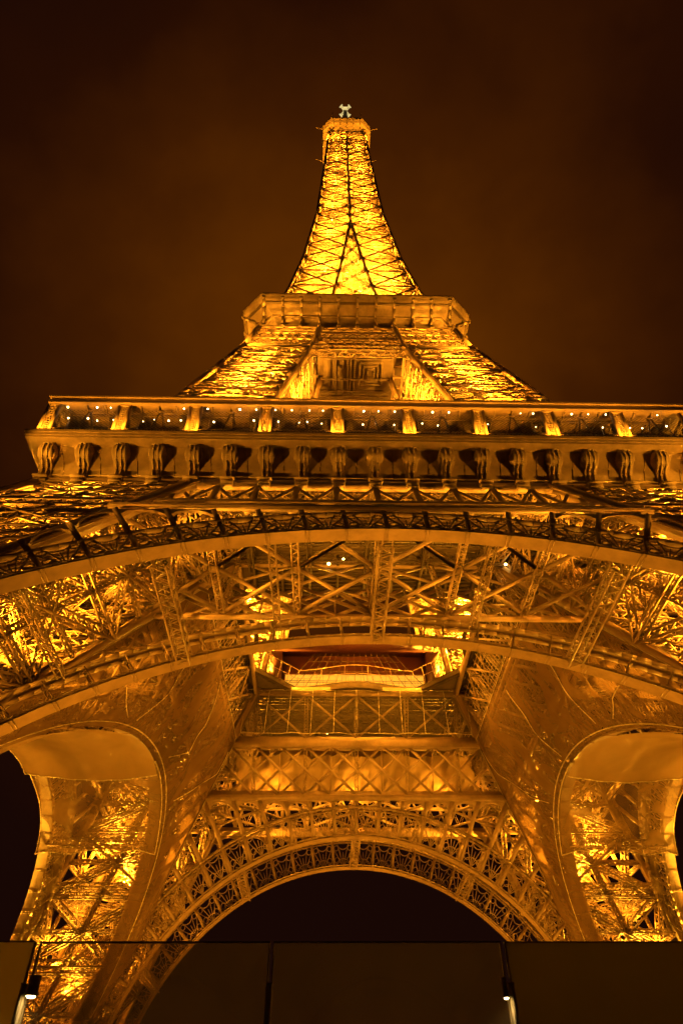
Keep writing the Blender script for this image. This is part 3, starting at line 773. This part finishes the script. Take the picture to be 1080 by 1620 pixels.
# ceiling box seen between the legs: coffered intermediate floor
cf = MB(); cf.face((-7, -13.0, 109.0), (-7, 13, 109.0), (7, 13, 109.0), (7, -13.0, 109.0))
def frame(x0, y0, x1, y1, z, w, h):
    cf.bar((x0, y0, z), (x1, y0, z), w, h); cf.bar((x0, y1, z), (x1, y1, z), w, h); cf.bar((x0, y0 + w / 2, z), (x0, y1 - w / 2, z), w, h); cf.bar((x1, y0 + w / 2, z), (x1, y1 - w / 2, z), w, h)
frame(.8, -10.6, 4.8, -5.6, 108.8, .4, .5); frame(1.5, -9.8, 4.1, -6.4, 108.75, .3, .4); frame(2.2, -9.0, 3.4, -7.2, 108.8, .25, .35)
for x in (-3.6, -2.3, -1.4, -.9, -.2): cf.bar((x, -12.4, 108.7), (x, -3.5, 108.7), .25, .55)
for y in (-11.5, -7.0, -4.4, -3.2, 0, 3): cf.bar((-6.5, y, 108.45), (6.5, y, 108.45), .25, .4)
cf.box((-5.2, -8.8, 108.8), (1.3, 6.5, .4)); cf.box((-2.9, -9.0, 107.9), (.8, 2.2, 1.2))
cf.build('underfloor_panel', DECK, S2)
hr = MB()
octv = [(-H2 + C2c, -H2), (H2 - C2c, -H2), (H2, -H2 + C2c), (H2, H2 - C2c)]
rr = ring_profile(MB(), H2, C2c, [(-.4, 116.1)])[0]
hr.bars(rr, .06, .06)
for a, b in zip(rr[:-1], rr[1:]):
    L = math.dist(a, b); n = max(2, int(L / 1.6))
    for j in range(n):
        p = lerp(a, b, j / n); hr.bar((p[0], p[1], 115.05), p, .05, .05)
hr.build('railing', IRON, S2)

# ---- spire
lv = [114.5]
h = 9.4
while lv[-1] + h < 256: lv.append(lv[-1] + h); h = max(5.0, h * .955)
lv.append(257.0)
b = MB()
for z0, z1 in zip(lv[:-1], lv[1:]):
    for zc in (z0,):
        o = float(wo(zc)) - .4
        for p, q in (((-o, -o), (o, o)), ((-o, o), (o, -o)), ((-o, 0), (o, 0)), ((0, -o), (0, o)), ((-o, -o / 2), (o, -o / 2)), ((-o, o / 2), (o, o / 2)), ((-o / 2, -o), (-o / 2, o)), ((o / 2, -o), (o / 2, o))):
            b.lat((*p, zc), (*q, zc), .7, .4, (0, 0, 1), 1.0, .16, .12, flat=True)
    for s in (-1, 1):
        o0, o1 = float(wo(z0)) - .6, float(wo(z1)) - .6
        b.lat((s * o0 * .6, s * o0, z0), (-s * o1 * .2, -s * o1, z1), .5, .4); b.lat((s * o0, -s * o0 * .6, z0), (-s * o1, s * o1 * .2, z1), .5, .4)
SPO = b.build('spire', IRON, T)
zz = list(np.linspace(113.6, 257.5, 25))
for sx in (-1, 1):
    for sy_ in (-1, 1):
        for ix, iy in ((0, 0), (0, 1), (1, 0), (1, 1)):
            SP = MB()
            pts = [(sx * max(.0, float(wi(z) if ix else wo(z))), sy_ * max(.0, float(wi(z) if iy else wo(z))), z) for z in zz]
            if ix and iy: pts = [p for p in pts if p[2] < 172]
            if (ix or iy) and not (ix and iy):
                pa = [p for p in pts if p[2] < 178]; SP.bars(pa, .62, .62, (sx, sy_, 0))
                pb = [p for p in pts if p[2] >= 172]
                if (ix and sx > 0) or (iy and sy_ > 0): SP.bars(pb, .75, .6, (sx, sy_, 0))
            else: SP.bars(pts, .62, .62, (sx, sy_, 0))
            if SP.b: SP.build('edge_beam', IRON, SPO)
for k in range(4):
    P = side(k); up = nrm_of(k); b = MB()
    for z0, z1 in zip(lv[:-1], lv[1:]):
        o0, o1, i0, i1 = [float(x) for x in (wo(z0), wo(z1), wi(z0), wi(z1))]
        w = .55 if z0 < 170 else .42
        for s in (-1, 1):
            A0, A1, I0, I1 = P(s * o0, o0, z0), P(s * o1, o1, z1), P(s * i0, o0, z0), P(s * i1, o1, z1)
            b.bar(A0, I1, .5, .12, up); b.bar(I0, A1, .5, .12, up); b.bar(A1, I1, .3, .12, up)
            q = lambda p: (p[0] * .9, p[1] * .9, p[2])
            nh = max(3, int((z1 - z0) / 1.5))
            for jh in range(nh):
                fh = (jh + .5) / nh; b.lat(q(lerp(A0, A1, fh)), q(lerp(I0, I1, fh)), .95, .2, (0, 0, 1), .9, .17, .13, flat=True)
        if i0 > .6:
            q0, q1, q2, q3 = P(-i0, o0, z0), P(i0, o0, z0), P(-i1, o1, z1), P(i1, o1, z1)
            b.lat(q0, q3, w, w, up, .8, .09, .06); b.lat(q1, q2, w, w, up, .8, .09, .06)
            b.bar(q0, q3, .42, .14, up); b.bar(q1, q2, .42, .14, up)
            if i1 > .6: b.lat(q2, q3, w, w, up, .8, .09, .06)
        # gusset at the centre line
        if i1 < .6: b.box(P(0, o1, z1), (1.3, .2, .9) if k % 2 == 0 else (.2, 1.3, .9))
    b.build('face_bracing', IRON, SPO)
b = MB()   # lift and stair core
for x, y in ((-1.9, -1.9), (1.9, -1.9), (1.9, 1.9), (-1.9, 1.9)): b.bar((x, y, 114), (x, y, 256), .3, .3, (0, 1, 0))
for z in np.arange(116, 255, 2.2):
    for p, q in (((-1.9, -1.9), (1.9, -1.9)), ((1.9, -1.9), (1.9, 1.9)), ((1.9, 1.9), (-1.9, 1.9)), ((-1.9, 1.9), (-1.9, -1.9))):
        b.bar((*p, z), (*q, z), .16, .2); b.bar((*p, z), (*q, z + 2.2), .1, .1)
b.build('lift_core', IRON, SPO)

# ---- top platform
tp = MB(); ring_slab(tp, 7.6, 1.0, 255.2, 255.7, 2.7, .3)
TP = tp.build('top_platform', DECK, T)
cb = MB()
ring_profile(cb, 8.0, 2.9, [(-2.9, 251.0), (-2.4, 252.2), (-1.2, 253.8), (-.2, 254.8), (0, 255.0), (0, 258.7), (.18, 258.75), (.18, 259.4), (-.1, 259.45), (-1.5, 260.2), (-4, 260.9), (-7.8, 261.1)])
cb.build('observation_gallery', FRIEZE, TP)
rb_ = MB()
for k in range(4):
    P = side(k)
    for i in range(-2, 3):
        a = i * 2.2
        rb_.bars([P(a, 8.0 + o + .06, z) for o, z in ((-2.9, 251.0), (-2.4, 252.2), (-1.2, 253.8), (-.2, 254.8), (0, 258.7))], .22, .22)
    for z in (251.2, 249.2, 247.2): a = float(wo(z)) + .05; rb_.bar(P(-a, a, z), P(a, a, z), .24, .24)
rb_.build('gallery_ribs', IRON, TP)
ln = MB()
for a in np.arange(0, 6.28, 6.2832 / 8): ln.bar((3 * math.cos(a), 3 * math.sin(a), 260.2), (2.2 * math.cos(a), 2.2 * math.sin(a), 276), .4, .4)
for z, rr_ in ((262, 3.2), (268, 2.8), (276, 2.3)):
    pts = [(rr_ * math.cos(a), rr_ * math.sin(a), z) for a in np.linspace(0, 2 * math.pi, 17)]; ln.bars(pts, .4, .5)
ln.bar((0, 0, 276), (0, 0, 296), 1.4, 1.4, (0, 1, 0))
ln.build('lantern', IRON, TP)
an = MB()
an.bar((0, 0, 293), (0, 0, 298.5), 1.3, 1.3, (0, 1, 0)); an.box((0, 0, 295), (1.7, 1.7, .6)); an.box((0, 0, 298), (1.7, 1.7, .5))
for q in range(4):
    a = math.pi / 4 + q * math.pi / 2; c, s = math.cos(a), math.sin(a); z = 296.0
    tip = (2.3 * c, 2.3 * s, z)
    for o in (-.28, .28): an.bar((-o * s * 1.2, o * c * 1.2, z - .1), (tip[0] - o * s, tip[1] + o * c, z), .2, .25)
    an.bar((tip[0] - .7 * s, tip[1] + .7 * c, z), (tip[0] + .7 * s, tip[1] - .7 * c, z), .38, .4)
    an.bar((1.6 * c - .4 * s, 1.6 * s + .4 * c, z), (1.6 * c + .4 * s, 1.6 * s - .4 * c, z), .16, .2)
    for j in range(2): an.bar((.8 * c * (j + 1) - .28 * s, .8 * s * (j + 1) + .28 * c, z), (.8 * c * (j + 1.8) + .28 * s, .8 * s * (j + 1.8) - .28 * c, z), .12, .15)
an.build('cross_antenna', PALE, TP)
for p, q in (((-4.8, -7.9, 259.4), (-4.8, -8.1, 264)), ((4.8, -7.9, 259.4), (4.8, -8.1, 264)), ((-8, -5, 257), (-10.2, -5.2, 258)), ((8, -5, 257), (10.2, -5.2, 258)), ((-8, 5, 256), (-10.2, 4.6, 257)), ((8, 5, 256), (10.2, 4.6, 257))):
    a_ = MB(); a_.bar(p, q, .12, .12); a_.box(q, (.25, .25, .35)); a_.build('whip_antenna', IRON, TP)

# ------------------------------------------------------------------ pavilion on the first floor, seen through the void
pv = tag(empty('pavilion', (0, 19.5, 57.4)), 'red walled pavilion with a lit window strip behind the void of the first platform', 'pavilion')
w = MB(); w.box((0, 6, 4.9), (25, 8, 9.8)); w.box((-13.3, 2.2, 4.8), (2.0, 3.6, 9.6)); w.box((13.3, 2.2, 4.8), (2.0, 3.6, 9.6)); w.build('wall', RED, pv)
w = MB(); w.box((0, .9, 9.6), (29, 5.5, .5)); w.box((0, .2, .4), (24, 1.6, .4)); w.build('roof_slab', RED, pv)
w = MB(); w.box((0, 1.93, 4.1), (23.4, .1, 3.0)); 
lw = w.build('lit_window_strip', WINLIT, pv)
w = MB()
for i in range(-11, 12): w.bar((i * 1.06, 1.8, 2.4), (i * 1.06, 1.8, 5.7), .07, .07, (0, 1, 0))
for z in (2.5, 3.3, 4.4, 5.6): w.bar((-11.8, 1.76, z), (11.8, 1.76, z), .08, .1)
for i in range(18): w.box((random.uniform(-11, 11), 1.7, 2.6 + random.uniform(0, .7)), (random.uniform(.2, .9), .25, random.uniform(.2, .8)))
w.build('window_frame', IRON, lw)
w = MB()
for i in range(-7, 8):
    x0 = i * 1.75; pts = [(x0 * (1 - .45 * q), -.4 + 1.9 * math.sin(q * 1.3) - .3 , .9 + 8.4 * q) for q in np.linspace(0, 1, 9)]; w.bars(pts, .06, .1, (0, 1, 0))
for q in (.25, .55, .8): w.bars([(i * 1.75 * (1 - .45 * q), -.4 + 1.9 * math.sin(q * 1.3) - .3, .9 + 8.4 * q) for i in range(-7, 8)], .06, .06)
w.build('curved_mullions', DECK, pv)

# ------------------------------------------------------------------ nets hung from the tower
def wavy(P, amp, seed):
    r_ = np.random.default_rng(seed); n, m = len(P), len(P[0]); A = np.array(P, float)
    ph = r_.uniform(0, 6.28, 8); fr = r_.uniform(.6, 2.6, 8)
    I, J = np.meshgrid(np.linspace(0, 6.28, n), np.linspace(0, 6.28, m), indexing='ij')
    w_ = sum(np.sin(I * fr[q] + J * fr[-q - 1] * (1 if q % 2 else -1) + ph[q]) for q in range(8)) / 4
    return A, w_ * amp
def solidify(o, t):
    md = o.modifiers.new('thickness', 'SOLIDIFY'); md.thickness = t
for k, word in ((3, 'left'), (1, 'right')):
    sgn = -1 if k == 3 else 1
    near = -1        # world y sign handled below
    # inner face net: covers spandrel and girder of the side arch, down along the far leg
    n, m_ = 90, 34
    rows = []
    for i in range(n + 1):
        t = math.radians(-58 + (63 + 58) * i / n); row = []
        R0 = 38.6
        Rb = min(50.2 / math.cos(t), r_edge(t) - .25)
        for j in range(m_ + 1):
            q = j / m_; R = R0 + (Rb - R0) * q; y = R * math.sin(t); z = R * math.cos(t)
            off = .75 + .35 * math.sin(q * 9 + t * 3) * math.sin(math.pi * q) + .3 * math.sin(t * 14 + q * 4) * math.sin(math.pi * q) + .55 * math.sin(math.pi * q)
            if j == 0:
                k5 = min(1, max(0, (math.degrees(t) - 25.5) / 4)); oo = -.35 + 1.8 * k5
                for o_, r_ in ((oo, RI - .22), (oo * .5 - .25, RI - .3 * k5 - .1), (-.55, RI - .2 * k5)):
                    z_ = r_ * math.cos(t); row.append((sgn * (float(wi(RI * math.cos(t))) + o_), r_ * math.sin(t), z_))
            row.append((sgn * (float(wi(z)) - off), y, z))
        rows.append(row)
    mb = MB(); mb.grid(rows)
    rows = [r_[3:] for r_ in rows]
    o = mb.build('debris_net', NET, None, True)
    tag(o, f'wide brown safety net wrapped over the spandrel of the {word} side arch', 'net', 'nets round the side arches')
    rp = MB()
    R0 = [rows[i][0] for i in range(n + 1)]; rp.bars([(p[0] , p[1], p[2] + .0) for p in R0], .1, .1); rp.build('rope', ROPE, o); rp = MB()
    top_ = [rows[i][-1] for i in range(n + 1)]; rp.bars(top_, .07, .07)
    L_ROPES = (((-19.34, 37.05), (-13.7, 36.79)), ((-10.5, 44.9), (-10.4, 41.3), (-11.65, 37.5)), ((.19, 48.9), (5.1, 45.3), (5.0, 41.7), (1.34, 39.3)), ((17.4, 47.5), (17.9, 44.35), (15.15, 40.9), (11.66, 38.0)))
    R_ROPES = (((-11.7, 44.9), (-11.3, 41.5), (-11.1, 37.7)), ((-20.4, 37.0), (-17.5, 37.2), (-14.4, 36.6)), ((-.04, 48.1), (.54, 43.2), (.06, 39.0)), ((18.3, 48.1), (17.5, 44.3), (14.3, 39.65), (11.0, 37.6)))
    def on_net(y, z):
        t = math.atan2(y, z); R = math.hypot(y, z); Rb = min(50.2 / math.cos(t), r_edge(t) - .25); q = min(1, max(0, (R - 38.6) / (Rb - 38.6)))
        off = .75 + .35 * math.sin(q * 9 + t * 3) * math.sin(math.pi * q) + .3 * math.sin(t * 14 + q * 4) * math.sin(math.pi * q) + .55 * math.sin(math.pi * q)
        return (sgn * (float(wi(z)) - off - .07), y, z)
    rp.build('rope', ROPE, o)
    for rope in (L_ROPES if k == 3 else R_ROPES):
        rp = MB()
        P_ = np.array(rope); tt = np.linspace(0, len(P_) - 1, 25)
        rp.bars([on_net(float(np.interp(v, range(len(P_)), P_[:, 0])), float(np.interp(v, range(len(P_)), P_[:, 1]))) for v in tt], .085, .085); rp.build('rope', ROPE, o)
    # soffit net slung under the side arch between its two ribs
    for t0_, t1_, m_net, word2 in ((-50, 2.5, NETS, f'opaque glowing net slung like a hood under the near half of the {word} side arch'), (-.5, 27.5, NETF, f'see-through net hanging down the rear half of the {word} side arch')):
        n, m_ = 60, 30; rows = []; hood = t0_ < -10
        for i in range(n + 1):
            t = math.radians(t0_ + (t1_ - t0_) * i / n); row = []; ed = max(0, (i / n - .72) / .28)
            for j in range(m_ + 1):
                q = j / m_; b_ = math.sin(math.pi * q)
                if hood: sag = .35 + .75 * b_ + .5 * ed ** 2 + .06 * math.sin(q * 31 + t * 9) * b_ + .10 * math.sin(t * 13 + q * 5)
                else: sag = .1 + .35 * b_ * math.sin(math.pi * min(1, i / n * 1.1)) + .16 * math.sin(q * 15 + t * 4) * b_ + .12 * math.sin(q * 6 - t * 17) * b_ + .3 * ed * math.sin(q * 17 + 2 * ed) + .3 * ed
                if not hood and q > .75: sag += .7 * ((q - .75) / .25) * math.sin(i / n * 6.5) * (.4 + ed)
                R = RI - .15 - sag; z = R * math.cos(t); y = R * math.sin(t) + ((.5 * ed * (abs(q - .5) * 2) ** 2) if not hood else 0)
                a = float(wi(RI * math.cos(t))) - .45; b = float(wo(RI * math.cos(t))) + .35 + (.5 * ed * math.sin(q * 9) if q > .8 else 0)
                row.append((sgn * (a + (b - a) * q), y, z))
            rows.append(row)
        mb = MB(); mb.grid(rows); o = mb.build('debris_net', m_net, None, True)
        tag(o, word2, 'net', 'nets round the side arches')
        rp = MB(); rp.bars(rows[-1], .13, .13); rp.bars([r__[-1] for r__ in rows], .1, .1)
        if not hood: rp.bars([r__[0] for r__ in rows], .12, .12)
        rp.build('rope', ROPE, o)
    # loose curtain lower down on the outside of the far leg
    n, m_ = 46, 18; rows = []
    for i in range(n + 1):
        t = math.radians(26.5 + 25 * i / n); row = []
        for j in range(m_ + 1):
            q = j / m_; R = RI + .5 - .5 * math.sin(math.pi * q) + .3 * math.sin(q * 16 + t * 6); z = R * math.cos(t); y = R * math.sin(t)
            b = float(wo(z)) + .1; a = b - 3.6 + 1.2 * math.sin(t * 5)
            row.append((sgn * (a + (b - a) * q), y, z))
        rows.append(row)
    mb = MB(); mb.grid(rows); o = mb.build('debris_net', NETL, None, True)
    tag(o, f'thin loose net curtain trailing down the outer edge of the {word} rear leg', 'net', 'nets round the side arches')
# nets on the far girders
rows = []
for i in range(41):
    a = -17.8 + 35.6 * i / 40; row = []
    for j in range(9):
        z = 50.95 + 5.6 * j / 8; row.append((a * (1 - .006 * j), float(wi(z)) - .55 - .14 * math.sin(i * .9 + j) - .12 * math.sin(i * 2 * math.pi / 4) , z))
    rows.append(row)
mb = MB(); mb.grid(rows); o = mb.build('debris_net', NETD, None, True)
tag(o, 'flat dark net with vertical ropes stretched over the far girder below the void rim', 'net')
rp = MB()
for i in range(0, 41, 4): rp.bars([(p[0], p[1] - .06, p[2]) for p in rows[i]], .08, .08)
rp.bars([r__[-1] for r__ in rows], .08, .08); rp.bars([r__[0] for r__ in rows], .08, .08); rp.build('rope', ROPE, o)
rows = []
for i in range(81):
    a = -19 + 38 * i / 80; row = []
    for j in range(25):
        q = j / 24; z = 44.9 + 6.0 * q
        y = float(wi(z)) + 7 + .8 * math.sin(i * .35 + q * 5) + .45 * math.sin(i * .9 - q * 9) + .3 * math.sin(i * 1.7 + q * 3) + 1.2 * math.sin(q * 3.1) * math.sin(i * .2)
        row.append((a, y, z + .35 * math.sin(i * .35 + 1) * (1 - q)))
    rows.append(row)
mb = MB(); mb.grid(rows); o = mb.build('debris_net', NETS, None, True)
tag(o, 'crumpled bright net hanging behind the cross braces over the far arch', 'net')

# ------------------------------------------------------------------ lit lamps
def lamp_mesh(name, r_, glow):
    b = bpy.data.meshes.new(name)
    return b
def make_lamp(name, r_, glow):
    m = MB()
    n = 10
    ring = lambda z, q: [(q * math.cos(a), q * math.sin(a), z) for a in np.linspace(0, 2 * math.pi, n + 1)]
    m.grid([ring(-r_, .01), ring(-r_ * .8, r_ * .6), ring(-r_ * .25, r_), ring(r_ * .3, r_ * .85), ring(r_ * .5, r_ * .3)])
    root = m.build(name, glow, None, True)
    c = MB(); c.grid([ring(r_ * .32, r_ * .95), ring(r_ * .8, r_ * .8), ring(r_ * 1.1, r_ * .25), ring(r_ * 2.2, r_ * .2)]); c.build('lamp_cap', STEEL, root)
    return root
proto = make_lamp('gallery_lamp', .075, LAMPW); cap = proto.children[0]
spots = []
for i in range(9):
    a0 = (-35.35 + i * 7.855) * .983
    for j, q in enumerate((.16, .38, .62, .84)):
        if random.random() < .72: spots.append((a0 + 7.7 * (q + random.uniform(-.04, .04)), -34.95, 62.25, 'front'))
    for j, q in enumerate((.2, .42, .6, .82)):
        if random.random() < .66: spots.append((a0 + 7.7 * (q + random.uniform(-.05, .05)), -33.6, 62.1 - random.uniform(0, .5), 'rear'))
for n_, (x_, y_, z_, row) in enumerate(spots):
    if n_ == 0: o = proto
    else:
        o = proto.copy(); COL.objects.link(o); c = cap.copy(); COL.objects.link(c); c.parent = o
    o.location = (x_, y_, z_); s = random.uniform(.6, 1.4); o.scale = (s, s, s)
    tag(o, f'small white lamp in the {row} row under the roof of the first floor gallery', 'lamp', f'{row} row of gallery lamps')
proto2 = make_lamp('underdeck_lamp', .17, LAMPY); cap2 = proto2.children[0]
for n_, (p, s, lab) in enumerate((((-4.6, -17.6, 54.9), 1.1, 'larger yellow lamp left of centre below the near side of the first platform'), ((-2.85, -18.4, 55.0), .8, 'smaller yellow lamp beside the larger one below the near side of the first platform'), ((16.8, -17.7, 55.0), 1.0, 'lone yellow lamp on the right below the near side of the first platform'), ((-4.5, 20.2, 51.9), .6, 'small yellow lamp behind the dark net at the foot of the far girder'))):
    if n_ == 0: o = proto2
    else:
        o = proto2.copy(); COL.objects.link(o); c = cap2.copy(); COL.objects.link(c); c.parent = o
    o.location = p; o.scale = (s, s, s); tag(o, lab, 'lamp')

# ------------------------------------------------------------------ glass barrier in front of the camera
FY = -CD + 8.0; ZT = 3.32
fence = tag(empty('glass_barrier', (-5.2, FY, 0)), 'tall smoked glass barrier with slim bronze posts standing before the tower', 'barrier')
def pane(x0, x1, m, name, zt=ZT, dy=0.0, lab=None):
    b = MB(); b.box(((x0 + x1) / 2 + 5.2, dy, zt / 2 + .06), (x1 - x0, .035, zt - .12))
    o = b.build(name, m, fence)
    if lab: o['label'] = lab
    tr_ = MB(); tr_.box(((x0 + x1) / 2 + 5.2, dy, zt + .006), (x1 - x0, .05, .012)); 
    for x in (x0, x1): tr_.box((x + 5.2 + (.006 if x == x0 else -.006), dy, zt / 2 + .03), (.012, .046, zt - .066))
    tr_.build('edge_trim', STEEL, o)
    return o
pane(-7.54, -5.245, GLASS, 'glass_pane'); pane(-5.215, -2.92, GLASS, 'glass_pane')
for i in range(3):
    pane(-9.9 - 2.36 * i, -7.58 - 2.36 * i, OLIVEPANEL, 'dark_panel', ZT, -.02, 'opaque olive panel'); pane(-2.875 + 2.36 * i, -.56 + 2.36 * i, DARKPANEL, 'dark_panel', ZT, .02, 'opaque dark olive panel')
for x in (-7.56, -5.23, -2.895):
    b = MB(); b.box((x + 5.2, -.06, 1.48), (.055, .07, 2.96)); b.box((x + 5.2, -.06, 2.965), (.062, .077, .012)); b.box((x + 5.2, -.1, 2.7), (.02, .03, .4)); b.build('post', STEEL, fence)
# small lights fixed at the posts
def wall_light(x, z, w, lab, pw):
    root = tag(empty('post_light', (x, FY - .12, z)), lab, 'light')
    b = MB(); n = 14
    ring = lambda zz_, q: [(q * math.cos(a), q * math.sin(a), zz_) for a in np.linspace(0, 2 * math.pi, n + 1)]
    b.grid([ring(-.0, w * .9), ring(0, w), ring(.16, w), ring(.16, .005)]); b.build('housing', STEEL, root, False)
    b = MB(); b.grid([ring(-.004, .004), ring(-.012, w * .6), ring(.002, w * .82)]); b.build('lens', LAMPW, root, True)
    spot((x, FY - .12, z - .05), (x, FY - .02, z - 1), pw * .1, 165, .02, .8, (1, .66, .25))
wall_light(-7.46, 2.86, .055, 'small white downlight glowing at the left post of the glass barrier', 5)
wall_light(-2.965, 2.84, .028, 'tiny bright light at the right post of the glass barrier', 5)
